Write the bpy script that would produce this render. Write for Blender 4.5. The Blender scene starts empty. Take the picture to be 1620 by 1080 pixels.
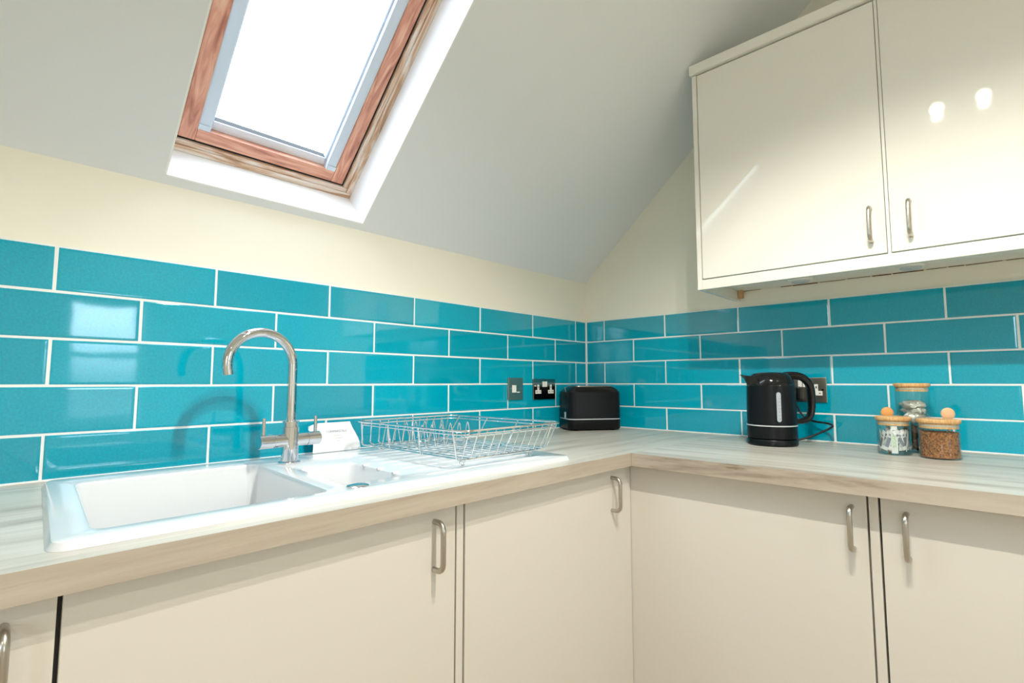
import bpy, bmesh, math, random
from mathutils import Vector, Matrix

S = bpy.context.scene
C = S.collection
UP = 0.9            # worktop height; everything below is written relative to the worktop top

# ------------------------------------------------------------------ camera
cam_d = bpy.data.cameras.new('camera')
cam = bpy.data.objects.new('camera', cam_d); C.objects.link(cam)
cam_d.sensor_width = 36.0
cam_d.lens = 801.64 / 1620 * 36.0
cam_d.clip_start = 0.02
yaw, pit = 0.8069, 0.0799
cam.location = (-2.0856, -1.4829, 0.2124 + UP)
cam.rotation_euler = (math.pi / 2 + pit, 0, -yaw)
S.camera = cam
S.view_settings.view_transform = 'Standard'
S.view_settings.look = 'None'
S.view_settings.gamma = 1.0
S.view_settings.exposure = 0.4
S.view_settings.use_curve_mapping = False
S.cycles.max_bounces = 10
S.cycles.diffuse_bounces = 6
S.cycles.glossy_bounces = 5
S.cycles.transparent_max_bounces = 16
S.cycles.sample_clamp_indirect = 6.0
S.cycles.use_denoising = True

# ------------------------------------------------------------------ overcast sky
W = bpy.data.worlds.new('overcast_sky'); S.world = W; W.use_nodes = True
nt = W.node_tree; nt.nodes.clear()
o_ = nt.nodes.new('ShaderNodeOutputWorld'); b_ = nt.nodes.new('ShaderNodeBackground')
tc = nt.nodes.new('ShaderNodeTexCoord'); sx = nt.nodes.new('ShaderNodeSeparateXYZ')
cr = nt.nodes.new('ShaderNodeValToRGB')
nt.links.new(tc.outputs['Generated'], sx.inputs[0])
nt.links.new(sx.outputs[2], cr.inputs[0])
cr.color_ramp.elements[0].position = 0.0; cr.color_ramp.elements[0].color = (0.16, 0.17, 0.16, 1)
cr.color_ramp.elements[1].position = 0.10; cr.color_ramp.elements[1].color = (0.70, 0.85, 1.0, 1)
nt.links.new(cr.outputs[0], b_.inputs[0]); nt.links.new(b_.outputs[0], o_.inputs[0])
b_.inputs[1].default_value = 10.0

SPOT_W = 42.0
SPOT_COL = (1.0, 0.94, 0.84)
HEADS = [(-1.438, -1.352, 1.40, 1.0), (-1.440, -1.502, 1.40, 0.75)]      # two bulbs of one spotlight bar
FILL_SPOTS = [(-1.30, -2.60, 0.4), (-2.90, -2.60, 0.4)]  # unseen rear spots, added to supply fill light

# ------------------------------------------------------------------ materials
def mat(name, col, rough=0.5, metal=0.0, coat=0.0, spec=0.5, emit=None, estr=0.0, trans=0.0, ior=1.45):
    m = bpy.data.materials.new(name); m.use_nodes = True
    p = m.node_tree.nodes['Principled BSDF']
    p.inputs['Base Color'].default_value = (*col, 1)
    p.inputs['Roughness'].default_value = rough
    p.inputs['Metallic'].default_value = metal
    p.inputs['Coat Weight'].default_value = coat
    p.inputs['Coat Roughness'].default_value = 0.04
    p.inputs['Specular IOR Level'].default_value = spec
    p.inputs['Transmission Weight'].default_value = trans
    p.inputs['IOR'].default_value = ior
    if emit:
        p.inputs['Emission Color'].default_value = (*emit, 1)
        p.inputs['Emission Strength'].default_value = estr
    return m

def N(m, t): return m.node_tree.nodes.new(t)
def L(m, a, b): m.node_tree.links.new(a, b)
def P(m): return m.node_tree.nodes['Principled BSDF']

def add_noise_colour(m, c1, c2, scale, coords='Object', stretch=(1, 1, 1), detail=4, lo=0.35, hi=0.65, dist=0.0):
    t = N(m, 'ShaderNodeTexCoord'); mp = N(m, 'ShaderNodeMapping'); n = N(m, 'ShaderNodeTexNoise'); r = N(m, 'ShaderNodeValToRGB')
    mp.inputs['Scale'].default_value = stretch
    n.inputs['Scale'].default_value = scale; n.inputs['Detail'].default_value = detail
    n.inputs['Distortion'].default_value = dist
    L(m, t.outputs[coords], mp.inputs[0]); L(m, mp.outputs[0], n.inputs['Vector']); L(m, n.outputs[0], r.inputs[0])
    r.color_ramp.elements[0].position = lo; r.color_ramp.elements[0].color = (*c1, 1)
    r.color_ramp.elements[1].position = hi; r.color_ramp.elements[1].color = (*c2, 1)
    L(m, r.outputs[0], P(m).inputs['Base Color'])
    return mp, n, r

def add_bump(m, scale, strength, dist=0.001, stretch=(1, 1, 1), coords='Object', detail=2):
    t = N(m, 'ShaderNodeTexCoord'); mp = N(m, 'ShaderNodeMapping'); n = N(m, 'ShaderNodeTexNoise'); b = N(m, 'ShaderNodeBump')
    mp.inputs['Scale'].default_value = stretch
    n.inputs['Scale'].default_value = scale; n.inputs['Detail'].default_value = detail
    b.inputs['Strength'].default_value = strength; b.inputs['Distance'].default_value = dist
    L(m, t.outputs[coords], mp.inputs[0]); L(m, mp.outputs[0], n.inputs['Vector'])
    L(m, n.outputs[0], b.inputs['Height']); L(m, b.outputs[0], P(m).inputs['Normal'])
    return b

M = {}
M['wall'] = mat('cream_wall_paint', (0.80, 0.765, 0.63), 0.75, spec=0.3)
add_noise_colour(M['wall'], (0.80, 0.78, 0.675), (0.82, 0.80, 0.695), 3)
M['ceiling'] = mat('white_ceiling_paint', (0.79, 0.82, 0.84), 0.8, spec=0.3)
add_bump(M['ceiling'], 60, 0.15, 0.001)
M['reveal'] = mat('white_gloss_reveal', (0.90, 0.91, 0.92), 0.5)
M['grout'] = mat('white_grout', (0.80, 0.82, 0.80), 0.8)
M['tile'] = mat('teal_glazed_tile', (0.0, 0.34, 0.44), 0.05, coat=0.75)
mp, n, r = add_noise_colour(M['tile'], (0.0, 0.30, 0.43), (0.0, 0.365, 0.495), 220, detail=3)
# every tile a little lighter or darker than its neighbour
oi = N(M['tile'], 'ShaderNodeObjectInfo'); hs = N(M['tile'], 'ShaderNodeHueSaturation'); mr = N(M['tile'], 'ShaderNodeMapRange')
mr.inputs['To Min'].default_value = 0.9; mr.inputs['To Max'].default_value = 1.1
L(M['tile'], oi.outputs['Random'], mr.inputs[0]); L(M['tile'], mr.outputs[0], hs.inputs['Value'])
L(M['tile'], r.outputs[0], hs.inputs['Color']); L(M['tile'], hs.outputs[0], P(M['tile']).inputs['Base Color'])
add_bump(M['tile'], 14, 0.25, 0.0012, detail=1)
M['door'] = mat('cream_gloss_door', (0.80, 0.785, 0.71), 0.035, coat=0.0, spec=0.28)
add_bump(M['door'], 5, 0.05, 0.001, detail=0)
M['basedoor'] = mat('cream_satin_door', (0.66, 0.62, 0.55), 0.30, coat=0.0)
M['carcass'] = mat('white_carcass', (0.80, 0.79, 0.72), 0.45)
M['timber'] = mat('raw_timber', (0.55, 0.36, 0.18), 0.7)
M['dark'] = mat('dark_gap', (0.03, 0.028, 0.026), 0.8)
M['steel'] = mat('brushed_steel', (0.50, 0.47, 0.42), 0.3, 1.0)
M['chrome'] = mat('chrome', (0.70, 0.71, 0.74), 0.04, 1.0)
M['wire'] = mat('chrome_wire', (0.72, 0.74, 0.76), 0.12, 1.0)
M['sink'] = mat('white_ceramic_sink', (0.70, 0.72, 0.74), 0.14, coat=0.3)
M['black'] = mat('matt_black_metal', (0.006, 0.007, 0.008), 0.32, spec=0.25)
M['gloss'] = mat('gloss_black_plastic', (0.008, 0.008, 0.009), 0.08)
M['ribbed'] = mat('ribbed_black', (0.006, 0.007, 0.009), 0.34, spec=0.25)
M['window_scale'] = mat('clear_grey_scale', (0.40, 0.44, 0.48), 0.25)
M['white_plastic'] = mat('white_plastic', (0.80, 0.80, 0.74), 0.3)
M['dark_plastic'] = mat('slot_black', (0.01, 0.01, 0.01), 0.5)
M['puck'] = mat('grey_frosted_lens', (0.52, 0.56, 0.58), 0.4)
M['plate_mirror'] = mat('polished_black_nickel', (0.30, 0.30, 0.29), 0.08, 1.0)
M['plate'] = mat('brushed_plate', (0.42, 0.39, 0.33), 0.30, 1.0)
M['paper'] = mat('white_sachet', (0.80, 0.80, 0.80), 0.55)
M['print_grey'] = mat('grey_print', (0.22, 0.25, 0.30), 0.6)
M['print_green'] = mat('green_print', (0.30, 0.62, 0.16), 0.6)
M['foil'] = mat('grey_foil', (0.50, 0.48, 0.43), 0.35, 0.3)
add_noise_colour(M['foil'], (0.40, 0.39, 0.36), (0.74, 0.73, 0.68), 60)
M['teabag'] = mat('tea_bag', (0.05, 0.03, 0.02), 0.8)
M['coffee'] = mat('coffee_granules', (0.30, 0.12, 0.03), 0.7)
add_noise_colour(M['coffee'], (0.11, 0.03, 0.005), (0.48, 0.19, 0.05), 190, detail=2)
M['shaded_coffee'] = mat('coffee_lid_shade', (0.03, 0.015, 0.01), 0.9)  # coffee tone darkened for the shade under the jar lid, unused
M['bamboo'] = mat('bamboo', (0.72, 0.42, 0.18), 0.45)
add_noise_colour(M['bamboo'], (0.62, 0.33, 0.12), (0.80, 0.50, 0.24), 40, stretch=(1, 8, 1))
M['spoon'] = mat('orange_wood', (0.66, 0.31, 0.09), 0.4)
M['spoon_pale'] = mat('pale_wood', (0.70, 0.44, 0.25), 0.4)
M['silicone'] = mat('clear_seal', (0.50, 0.48, 0.44), 0.4)
M['lamp'] = mat('lamp_lens', (1, 1, 1), 0.5, emit=(1, 0.9, 0.75), estr=40)
M['white_metal'] = mat('white_blind_rail', (0.62, 0.70, 0.80), 0.45)
M['blindbar'] = mat('white_lower_rail', (0.74, 0.75, 0.82), 0.4)
M['floor'] = mat('oak_floor', (0.42, 0.29, 0.17), 0.45)
add_noise_colour(M['floor'], (0.40, 0.31, 0.22), (0.54, 0.44, 0.33), 4, stretch=(1, 14, 1))
M['rubber'] = mat('black_rubber', (0.01, 0.01, 0.012), 0.4)
M['label'] = mat('silver_label', (0.62, 0.64, 0.66), 0.4)

# clear thin glass that lets the daylight through
def glass(name, tint=(1, 1, 1), f0=0.04):
    m = bpy.data.materials.new(name); m.use_nodes = True; n_ = m.node_tree; n_.nodes.clear()
    out = n_.nodes.new('ShaderNodeOutputMaterial'); mx = n_.nodes.new('ShaderNodeMixShader')
    tr = n_.nodes.new('ShaderNodeBsdfTransparent'); gl = n_.nodes.new('ShaderNodeBsdfGlossy'); lw = n_.nodes.new('ShaderNodeLayerWeight')
    pw = n_.nodes.new('ShaderNodeMath'); pw.operation = 'POWER'; pw.inputs[1].default_value = 4.0
    mr_ = n_.nodes.new('ShaderNodeMapRange'); mr_.inputs['To Min'].default_value = f0; mr_.inputs['To Max'].default_value = 0.8
    tr.inputs[0].default_value = (*tint, 1); gl.inputs['Roughness'].default_value = 0.02
    n_.links.new(lw.outputs['Facing'], pw.inputs[0]); n_.links.new(pw.outputs[0], mr_.inputs[0]); n_.links.new(mr_.outputs[0], mx.inputs[0])
    n_.links.new(tr.outputs[0], mx.inputs[1]); n_.links.new(gl.outputs[0], mx.inputs[2])
    n_.links.new(mx.outputs[0], out.inputs[0])
    return m
M['pane'] = glass('window_glass', (0.97, 0.98, 0.98))
M['jarglass'] = glass('jar_glass', (0.95, 0.97, 0.96))

# pine with reddish stained grain for the skylight
def pine(name, axis):
    m = mat(name, (0.55, 0.25, 0.14), 0.4, coat=0.2)
    st = {'x': (1.2, 12, 12), 'v': (12, 1.6, 12)}[axis]
    t = N(m, 'ShaderNodeTexCoord'); mp = N(m, 'ShaderNodeMapping'); mp.inputs['Scale'].default_value = st
    n1 = N(m, 'ShaderNodeTexNoise'); n1.inputs['Scale'].default_value = 3.2; n1.inputs['Detail'].default_value = 5; n1.inputs['Distortion'].default_value = 1.6
    r = N(m, 'ShaderNodeValToRGB')
    e = r.color_ramp.elements
    e[0].position = 0.26; e[0].color = (0.34, 0.11, 0.08, 1)
    e[1].position = 0.74; e[1].color = (0.86, 0.56, 0.40, 1)
    x = e.new(0.46); x.color = (0.62, 0.27, 0.18, 1)
    x = e.new(0.58); x.color = (0.75, 0.38, 0.26, 1)
    L(m, t.outputs['Object'], mp.inputs[0]); L(m, mp.outputs[0], n1.inputs['Vector']); L(m, n1.outputs[0], r.inputs[0])
    L(m, r.outputs[0], P(m).inputs['Base Color'])
    return m
M['pine_x'] = pine('stained_pine_across', 'x'); M['pine_v'] = pine('stained_pine_up', 'v')
def worn(name, axis):
    m = pine(name, axis)
    r = [q for q in m.node_tree.nodes if q.type == 'VALTORGB'][0]
    for el, c in zip(r.color_ramp.elements, [(0.34, 0.20, 0.12), (0.62, 0.40, 0.26), (0.78, 0.66, 0.56), (0.82, 0.78, 0.74)]):
        el.color = (*c, 1)
    return m
M['worn_x'] = worn('bleached_pine_across', 'x'); M['worn_v'] = worn('bleached_pine_up', 'v')

# bleached oak laminate
def oak(name, axis, base=0.0, edge=False):
    m = mat(name, (0.6, 0.57, 0.5), 0.33, spec=0.45)
    st = {'x': (0.5, 5.5, 5.5), 'y': (5.5, 0.5, 5.5)}[axis]
    t = N(m, 'ShaderNodeTexCoord'); mp = N(m, 'ShaderNodeMapping'); mp.inputs['Scale'].default_value = st
    n1 = N(m, 'ShaderNodeTexNoise'); n1.inputs['Scale'].default_value = 3.0; n1.inputs['Detail'].default_value = 9; n1.inputs['Roughness'].default_value = 0.66; n1.inputs['Distortion'].default_value = 0.5
    r = N(m, 'ShaderNodeValToRGB'); e = r.color_ramp.elements
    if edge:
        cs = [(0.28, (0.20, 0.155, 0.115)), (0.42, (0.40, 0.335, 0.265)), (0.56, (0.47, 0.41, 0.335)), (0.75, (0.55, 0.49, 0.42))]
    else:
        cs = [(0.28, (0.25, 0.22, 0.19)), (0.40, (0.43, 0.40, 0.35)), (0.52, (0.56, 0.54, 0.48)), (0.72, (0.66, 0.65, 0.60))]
    e[0].position, e[0].color = cs[0][0], (*cs[0][1], 1); e[1].position, e[1].color = cs[3][0], (*cs[3][1], 1)
    for p_, c_ in cs[1:3]:
        x = e.new(p_); x.color = (*c_, 1)
    # knots: short dark flecks
    mp2 = N(m, 'ShaderNodeMapping'); mp2.inputs['Scale'].default_value = {'x': (5, 28, 28), 'y': (28, 5, 28)}[axis]
    n2 = N(m, 'ShaderNodeTexNoise'); n2.inputs['Scale'].default_value = 1.5; n2.inputs['Detail'].default_value = 3
    r2 = N(m, 'ShaderNodeValToRGB'); r2.color_ramp.elements[0].position = 0.70; r2.color_ramp.elements[0].color = (1, 1, 1, 1)
    r2.color_ramp.elements[1].position = 0.78; r2.color_ramp.elements[1].color = (0.55, 0.47, 0.40, 1)
    mx = N(m, 'ShaderNodeMix'); mx.data_type = 'RGBA'; mx.blend_type = 'MULTIPLY'; mx.inputs['Factor'].default_value = 0.8
    L(m, t.outputs['Object'], mp.inputs[0]); L(m, mp.outputs[0], n1.inputs['Vector']); L(m, n1.outputs[0], r.inputs[0])
    L(m, t.outputs['Object'], mp2.inputs[0]); L(m, mp2.outputs[0], n2.inputs['Vector']); L(m, n2.outputs[0], r2.inputs[0])
    L(m, r.outputs[0], mx.inputs['A']); L(m, r2.outputs[0], mx.inputs['B']); L(m, mx.outputs['Result'], P(m).inputs['Base Color'])
    return m
M['oak_x'] = oak('bleached_oak_left_run', 'x'); M['oak_y'] = oak('bleached_oak_right_run', 'y')
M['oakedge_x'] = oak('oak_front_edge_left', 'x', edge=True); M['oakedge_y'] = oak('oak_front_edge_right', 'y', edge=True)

# ------------------------------------------------------------------ mesh helpers
def bm_new(): return bmesh.new()

def box(bm, x0, x1, y0, y1, z0, z1, bev=0.0, seg=2, mi=0):
    x0, x1 = min(x0, x1), max(x0, x1); y0, y1 = min(y0, y1), max(y0, y1); z0, z1 = min(z0, z1), max(z0, z1)
    r = bmesh.ops.create_cube(bm, size=1.0)
    vs = r['verts']
    for v in vs:
        v.co = Vector(((x0 + x1) / 2 + v.co.x * (x1 - x0), (y0 + y1) / 2 + v.co.y * (y1 - y0), (z0 + z1) / 2 + v.co.z * (z1 - z0)))
    fs = set(f for v in vs for f in v.link_faces)
    for f in fs: f.material_index = mi
    if bev > 0:
        es = list(set(e for v in vs for e in v.link_edges))
        rr = bmesh.ops.bevel(bm, geom=es, offset=bev, segments=seg, profile=0.5, affect='EDGES')
        for f in rr['faces']: f.material_index = mi
    return vs

def lathe(bm, prof, n=40, c=(0, 0), sx=1.0, sy=1.0, mi=0, closed_top=True):
    """prof: list of (r, z) from bottom to top."""
    rings = []
    for r, z in prof:
        if r < 1e-6:
            rings.append([bm.verts.new((c[0], c[1], z))])
        else:
            rings.append([bm.verts.new((c[0] + sx * r * math.cos(2 * math.pi * k / n), c[1] + sy * r * math.sin(2 * math.pi * k / n), z)) for k in range(n)])
    for a, b in zip(rings, rings[1:]):
        for k in range(n):
            k2 = (k + 1) % n
            if len(a) == 1 and len(b) == 1: continue
            if len(a) == 1: f = bm.faces.new((a[0], b[k2], b[k]))
            elif len(b) == 1: f = bm.faces.new((a[k], a[k2], b[0]))
            else: f = bm.faces.new((a[k], a[k2], b[k2], b[k]))
            f.material_index = mi
    return rings

def tube(bm, pts, rad, n=10, closed=False, cap=True, mi=0):
    pts = [Vector(p) for p in pts]; m_ = len(pts)
    rads = rad if isinstance(rad, (list, tuple)) else [rad] * m_
    rings = []; prev = None
    for i in range(m_):
        if closed: t = pts[(i + 1) % m_] - pts[i - 1]
        elif i == 0: t = pts[1] - pts[0]
        elif i == m_ - 1: t = pts[-1] - pts[-2]
        else: t = (pts[i + 1] - pts[i]).normalized() + (pts[i] - pts[i - 1]).normalized()
        t.normalize()
        if prev is None:
            a = Vector((0, 0, 1)) if abs(t.z) < 0.9 else Vector((1, 0, 0))
            u = t.cross(a).normalized()
        else:
            u = (prev - t * prev.dot(t)).normalized()
        prev = u; w = t.cross(u)
        rings.append([bm.verts.new(pts[i] + (u * math.cos(2 * math.pi * k / n) + w * math.sin(2 * math.pi * k / n)) * rads[i]) for k in range(n)])
    pairs = list(zip(rings, rings[1:])) + ([(rings[-1], rings[0])] if closed else [])
    for a, b in pairs:
        for k in range(n):
            f = bm.faces.new((a[k], a[(k + 1) % n], b[(k + 1) % n], b[k])); f.material_index = mi
    if cap and not closed:
        f = bm.faces.new(rings[0][::-1]); f.material_index = mi
        f = bm.faces.new(rings[-1]); f.material_index = mi
    return rings

def rrect(x0, x1, y0, y1, r, n=5):
    out = []
    for cx, cy, a0 in ((x1 - r, y1 - r, 0), (x0 + r, y1 - r, 90), (x0 + r, y0 + r, 180), (x1 - r, y0 + r, 270)):
        for k in range(n + 1):
            a = math.radians(a0 + 90 * k / n)
            out.append((cx + r * math.cos(a), cy + r * math.sin(a)))
    return out

def loft(bm, rings, cap0=True, cap1=True, mi=0):
    rs = [[bm.verts.new(p) for p in ring] for ring in rings]
    n = len(rs[0])
    for a, b in zip(rs, rs[1:]):
        for k in range(n):
            f = bm.faces.new((a[k], a[(k + 1) % n], b[(k + 1) % n], b[k])); f.material_index = mi
    if cap0: bm.faces.new(rs[0][::-1]).material_index = mi
    if cap1: bm.faces.new(rs[-1]).material_index = mi
    return rs

def smooth_path(pts, it=2):
    pts = [Vector(p) for p in pts]
    for _ in range(it):
        o = [pts[0]]
        for a, b in zip(pts, pts[1:]):
            o += [a * 0.75 + b * 0.25, a * 0.25 + b * 0.75]
        o.append(pts[-1]); pts = o
    return pts

def obj(name, bm, m, parent=None, smooth=False, angle=40):
    bmesh.ops.recalc_face_normals(bm, faces=bm.faces[:])
    me = bpy.data.meshes.new(name); bm.to_mesh(me); bm.free()
    for x in (m if isinstance(m, (list, tuple)) else [m]): me.materials.append(x)
    if smooth:
        for p in me.polygons: p.use_smooth = True
        try: me.set_sharp_from_angle(angle=math.radians(angle))
        except Exception: pass
    o = bpy.data.objects.new(name, me); C.objects.link(o)
    if parent: o.parent = parent
    return o

def thing(name, label, cat, loc=(0, 0, 0), rotz=0, group=None):
    o = bpy.data.objects.new(name, None); C.objects.link(o)
    o.empty_display_size = 0.05
    o.location = loc; o.rotation_euler = (0, 0, rotz)
    tag(o, label, cat, group); return o

def tag(o, label, cat, group=None):
    o['label'] = label; o['category'] = cat
    if group: o['group'] = group
    return o

def struct(o): o['kind'] = 'structure'; return o

def struct_empty(name, loc=(0, 0, 0)):
    o = bpy.data.objects.new(name, None); C.objects.link(o); o.location = loc
    o.empty_display_size = 0.05
    return struct(o)

def sbox(name, *a, m=None, parent=None, bev=0.0, smooth=False):
    bm = bm_new(); box(bm, *a, bev=bev); return obj(name, bm, m, parent, smooth)

# ------------------------------------------------------------------ room shell
XL, YR = -3.7, -3.3        # far left wall, rear wall
SL = 0.893                 # pitch of the sloping ceiling
Z0 = 0.7145                # where the slope starts
ZC = 1.66                  # flat ceiling
YC = -(ZC - Z0) / SL
LN = math.sqrt(1 + SL * SL)

bm = bm_new(); box(bm, XL - 0.1, 0.1, YR - 0.1, 0.1, -UP - 0.1, -UP); struct(obj('floor', bm, M['floor']))
# wall behind the sink: plaster 6 mm behind the tile faces
bm = bm_new(); box(bm, XL - 0.1, 0.1, 0.006, 0.106, -UP, Z0 - 0.0); wall_left = struct(obj('wall_left', bm, M['wall']))
# wall with the cupboards, gable end up to the ceiling
bm = bm_new()
pr = [(0.106, -UP), (0.106, Z0), (0.0, Z0), (YC, ZC), (YR - 0.1, ZC), (YR - 0.1, -UP)]
fr_ = [bm.verts.new((0.006, y, z)) for y, z in pr]; bk = [bm.verts.new((0.106, y, z)) for y, z in pr]
bm.faces.new(fr_); bm.faces.new(bk[::-1])
for k in range(6): bm.faces.new((fr_[k], bk[k], bk[(k + 1) % 6], fr_[(k + 1) % 6]))
wall_right = struct(obj('wall_right', bm, M['wall']))
VY0, VY1, VZ0, VZ1 = -2.55, -1.95, 0.05, 1.05      # opening in the far wall for a window added as fill light
bm = bm_new()
def slab(pp):
    a_ = [bm.verts.new((XL, y, z)) for y, z in pp]; b2 = [bm.verts.new((XL - 0.1, y, z)) for y, z in pp]
    bm.faces.new(a_); bm.faces.new(b2[::-1])
    for k in range(len(pp)): bm.faces.new((a_[k], b2[k], b2[(k + 1) % len(pp)], a_[(k + 1) % len(pp)]))
slab([(0.106, -UP), (0.106, Z0), (0.0, Z0), (YC, ZC), (VY1, ZC), (VY1, -UP)])
slab([(VY0, -UP), (VY0, ZC), (YR - .1, ZC), (YR - .1, -UP)])
slab([(VY1, -UP), (VY1, VZ0), (VY0, VZ0), (VY0, -UP)])
slab([(VY1, VZ1), (VY1, ZC), (VY0, ZC), (VY0, VZ1)])
struct(obj('wall_far', bm, M['wall']))
# rear wall with a window opening
WX0, WX1, WZ0, WZ1 = -1.70, -1.22, -0.10, 0.86
bm = bm_new()
box(bm, XL, WX0, YR - 0.1, YR, -UP, ZC); box(bm, WX1, 0.006, YR - 0.1, YR, -UP, ZC)
box(bm, WX0, WX1, YR - 0.1, YR, -UP, WZ0); box(bm, WX0, WX1, YR - 0.1, YR, WZ1, ZC)
struct(obj('wall_rear', bm, M['wall']))
# ceiling: flat part and slope with the skylight opening, in the roof frame (x, v up the slope, w outwards)
def RF(x, v, w):
    return Vector((x, -v / LN + w * SL / LN, Z0 + v * SL / LN + w / LN))
OX0, OX1, OV0, OV1 = -1.800, -1.252, 0.016, 0.985
VT = -YC * LN
def rbox(bm, x0, x1, v0, v1, w0, w1, mi=0, bev=0.0, seg=2):
    vs = box(bm, x0, x1, v0, v1, w0, w1, mi=mi)
    if bev:
        es = list(set(e for v in vs for e in v.link_edges))
        bmesh.ops.bevel(bm, geom=es, offset=bev, segments=seg, profile=0.5, affect='EDGES')
ROOF = Matrix(((1, 0, 0, 0), (0, -1 / LN, SL / LN, 0), (0, SL / LN, 1 / LN, Z0), (0, 0, 0, 1)))
bm = bm_new()
for a in ((XL, OX0, -.15, VT + .05), (OX1, 0.1, -.15, VT + .05), (OX0, OX1, -.15, OV0), (OX0, OX1, OV1, VT + .05)):
    box(bm, a[0], a[1], a[2], a[3], 0, 0.18)
bmesh.ops.transform(bm, matrix=ROOF, verts=bm.verts)
box(bm, XL - 0.1, 0.1, YR - 0.1, YC, ZC, ZC + 0.12)
ceiling = struct(obj('ceiling', bm, M['ceiling']))

# plaster reveal lining the skylight
bm = bm_new()
T = 0.004
box(bm, OX0 , OX0 + T, OV0, OV1, 0.0, 0.15); box(bm, OX1 - T, OX1, OV0, OV1, 0.0, 0.15)
box(bm, OX0, OX1, OV0 - .001, OV0 + T, 0.0, 0.15); box(bm, OX0, OX1, OV1 - T, OV1, 0.0, 0.15)
rv = struct(obj('trim_1', bm, M['reveal'])); rv.matrix_world = ROOF

# skylight window: everything is modelled in the roof frame
win = struct_empty('window_1'); win.matrix_world = ROOF
w0 = 0.140
fx0, fx1, fv0, fv1 = OX0 + T, OX1 - T, OV0 + T, OV1 - T
def frame4(name, a, wa, wb, x0, x1, v0, v1, mx, mv, bev=0.002):
    res = []
    for k, (b_, m_) in enumerate((((x0, x1, v0, v0 + a), mx), ((x0, x1, v1 - a, v1), mx), ((x0, x0 + a, v0 + a, v1 - a), mv), ((x1 - a, x1, v0 + a, v1 - a), mv))):
        bm = bm_new(); box(bm, b_[0], b_[1], b_[2], b_[3], wa, wb, bev=bev)
        res.append(obj(name, bm, m_, win))
    return res
fr4 = frame4('window_frame', 0.018, w0, w0 + 0.10, fx0, fx1, fv0, fv1, M['worn_x'], M['worn_v'])
g = 0.018
fr5 = frame4('frame_rebate', 0.014, w0 + 0.005, w0 + 0.10, fx0 + g, fx1 - g, fv0 + g, fv1 - g, M['worn_x'], M['worn_v'])
g = 0.032
frame4('seal', 0.010, w0 + 0.016, w0 + 0.09, fx0 + g, fx1 - g, fv0 + g, fv1 - g, M['dark'], M['dark'], 0)
g = 0.0385
sx0, sx1, sv0, sv1 = fx0 + g - .006, fx1 - g, fv0 + g, fv1 - g
SA = 0.040
for nm, b_, m_ in (('sash_rail', (sx0 + SA, sx1 - SA, sv0, sv0 + SA - .004), M['pine_x']), ('sash_rail', (sx0 + SA, sx1 - SA, sv1 - SA, sv1), M['pine_x']),
                   ('sash_stile', (sx0, sx0 + SA, sv0, sv1), M['pine_v']), ('sash_stile', (sx1 - SA, sx1, sv0, sv1), M['pine_v'])):
    bm = bm_new(); box(bm, *b_, w0 + 0.010, w0 + 0.075, bev=0.0025); obj(nm, bm, m_, win)
# white blind side channels and lower rail
ix0, ix1, iv0, iv1 = sx0 + SA, sx1 - SA, sv0 + SA - .004, sv1 - SA
for xa, xb, q in ((ix0, ix0 + 0.030, 1), (ix1 - 0.030, ix1, -1)):
    bm = bm_new(); box(bm, xa, xb, iv0 + 0.014, iv1, w0 + 0.014, w0 + 0.05, bev=0.001)
    if q > 0: box(bm, xb, xb + 0.006, iv0 + 0.014, iv1, w0 + 0.030, w0 + 0.05)
    else: box(bm, xa - 0.006, xa, iv0 + 0.014, iv1, w0 + 0.030, w0 + 0.05)
    ch = obj('blind_channel', bm, M['white_metal'], win)
    bm = bm_new(); box(bm, xa, xb, iv0 - 0.001, iv0 + 0.014, w0 + 0.010, w0 + 0.045, bev=0.001); obj('channel_end_cap', bm, M['white_metal'], ch)
bm = bm_new(); box(bm, ix0 + .030, ix1 - .030, iv0, iv0 + 0.026, w0 + 0.030, w0 + 0.06, bev=0.002); gb = obj('glazing_bar', bm, M['blindbar'], win)
bm = bm_new(); box(bm, ix0 + .030, ix1 - .030, iv0 + .026, iv0 + .0266, w0 + 0.034, w0 + 0.06); obj('gasket', bm, M['dark'], gb)
bm = bm_new(); box(bm, ix0, ix1, iv0, iv1, w0 + 0.060, w0 + 0.064); obj('glass_pane', bm, M['pane'], win)

# rear window (behind the camera, seen mirrored in the tiles)
w2 = struct_empty('window_2')
for nm, a in (('window_frame', (WX0, WX1, WZ0, WZ0 + .05)), ('window_frame', (WX0, WX1, WZ1 - .05, WZ1)), ('window_frame', (WX0, WX0 + .05, WZ0 + .05, WZ1 - .05)),
              ('window_frame', (WX1 - .05, WX1, WZ0 + .05, WZ1 - .05)), ('transom', (WX0 + .05, WX1 - .05, 0.42, 0.46))):
    bm = bm_new(); box(bm, a[0], a[1], YR - .07, YR - .02, a[2], a[3], bev=.003); obj(nm, bm, M['reveal'], w2)
bm = bm_new(); box(bm, WX0 + .05, WX1 - .05, YR - .05, YR - .046, WZ0 + .05, WZ1 - .05); obj('glass_pane', bm, M['pane'], w2)
for k in range(17):
    z = WZ0 + .06 + k * .027
    bm = bm_new(); box(bm, WX0 + .05, WX1 - .05, YR - .04, YR - .018, z, z + .002)
    obj('blind_slat', bm, M['paper'], w2)

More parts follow.
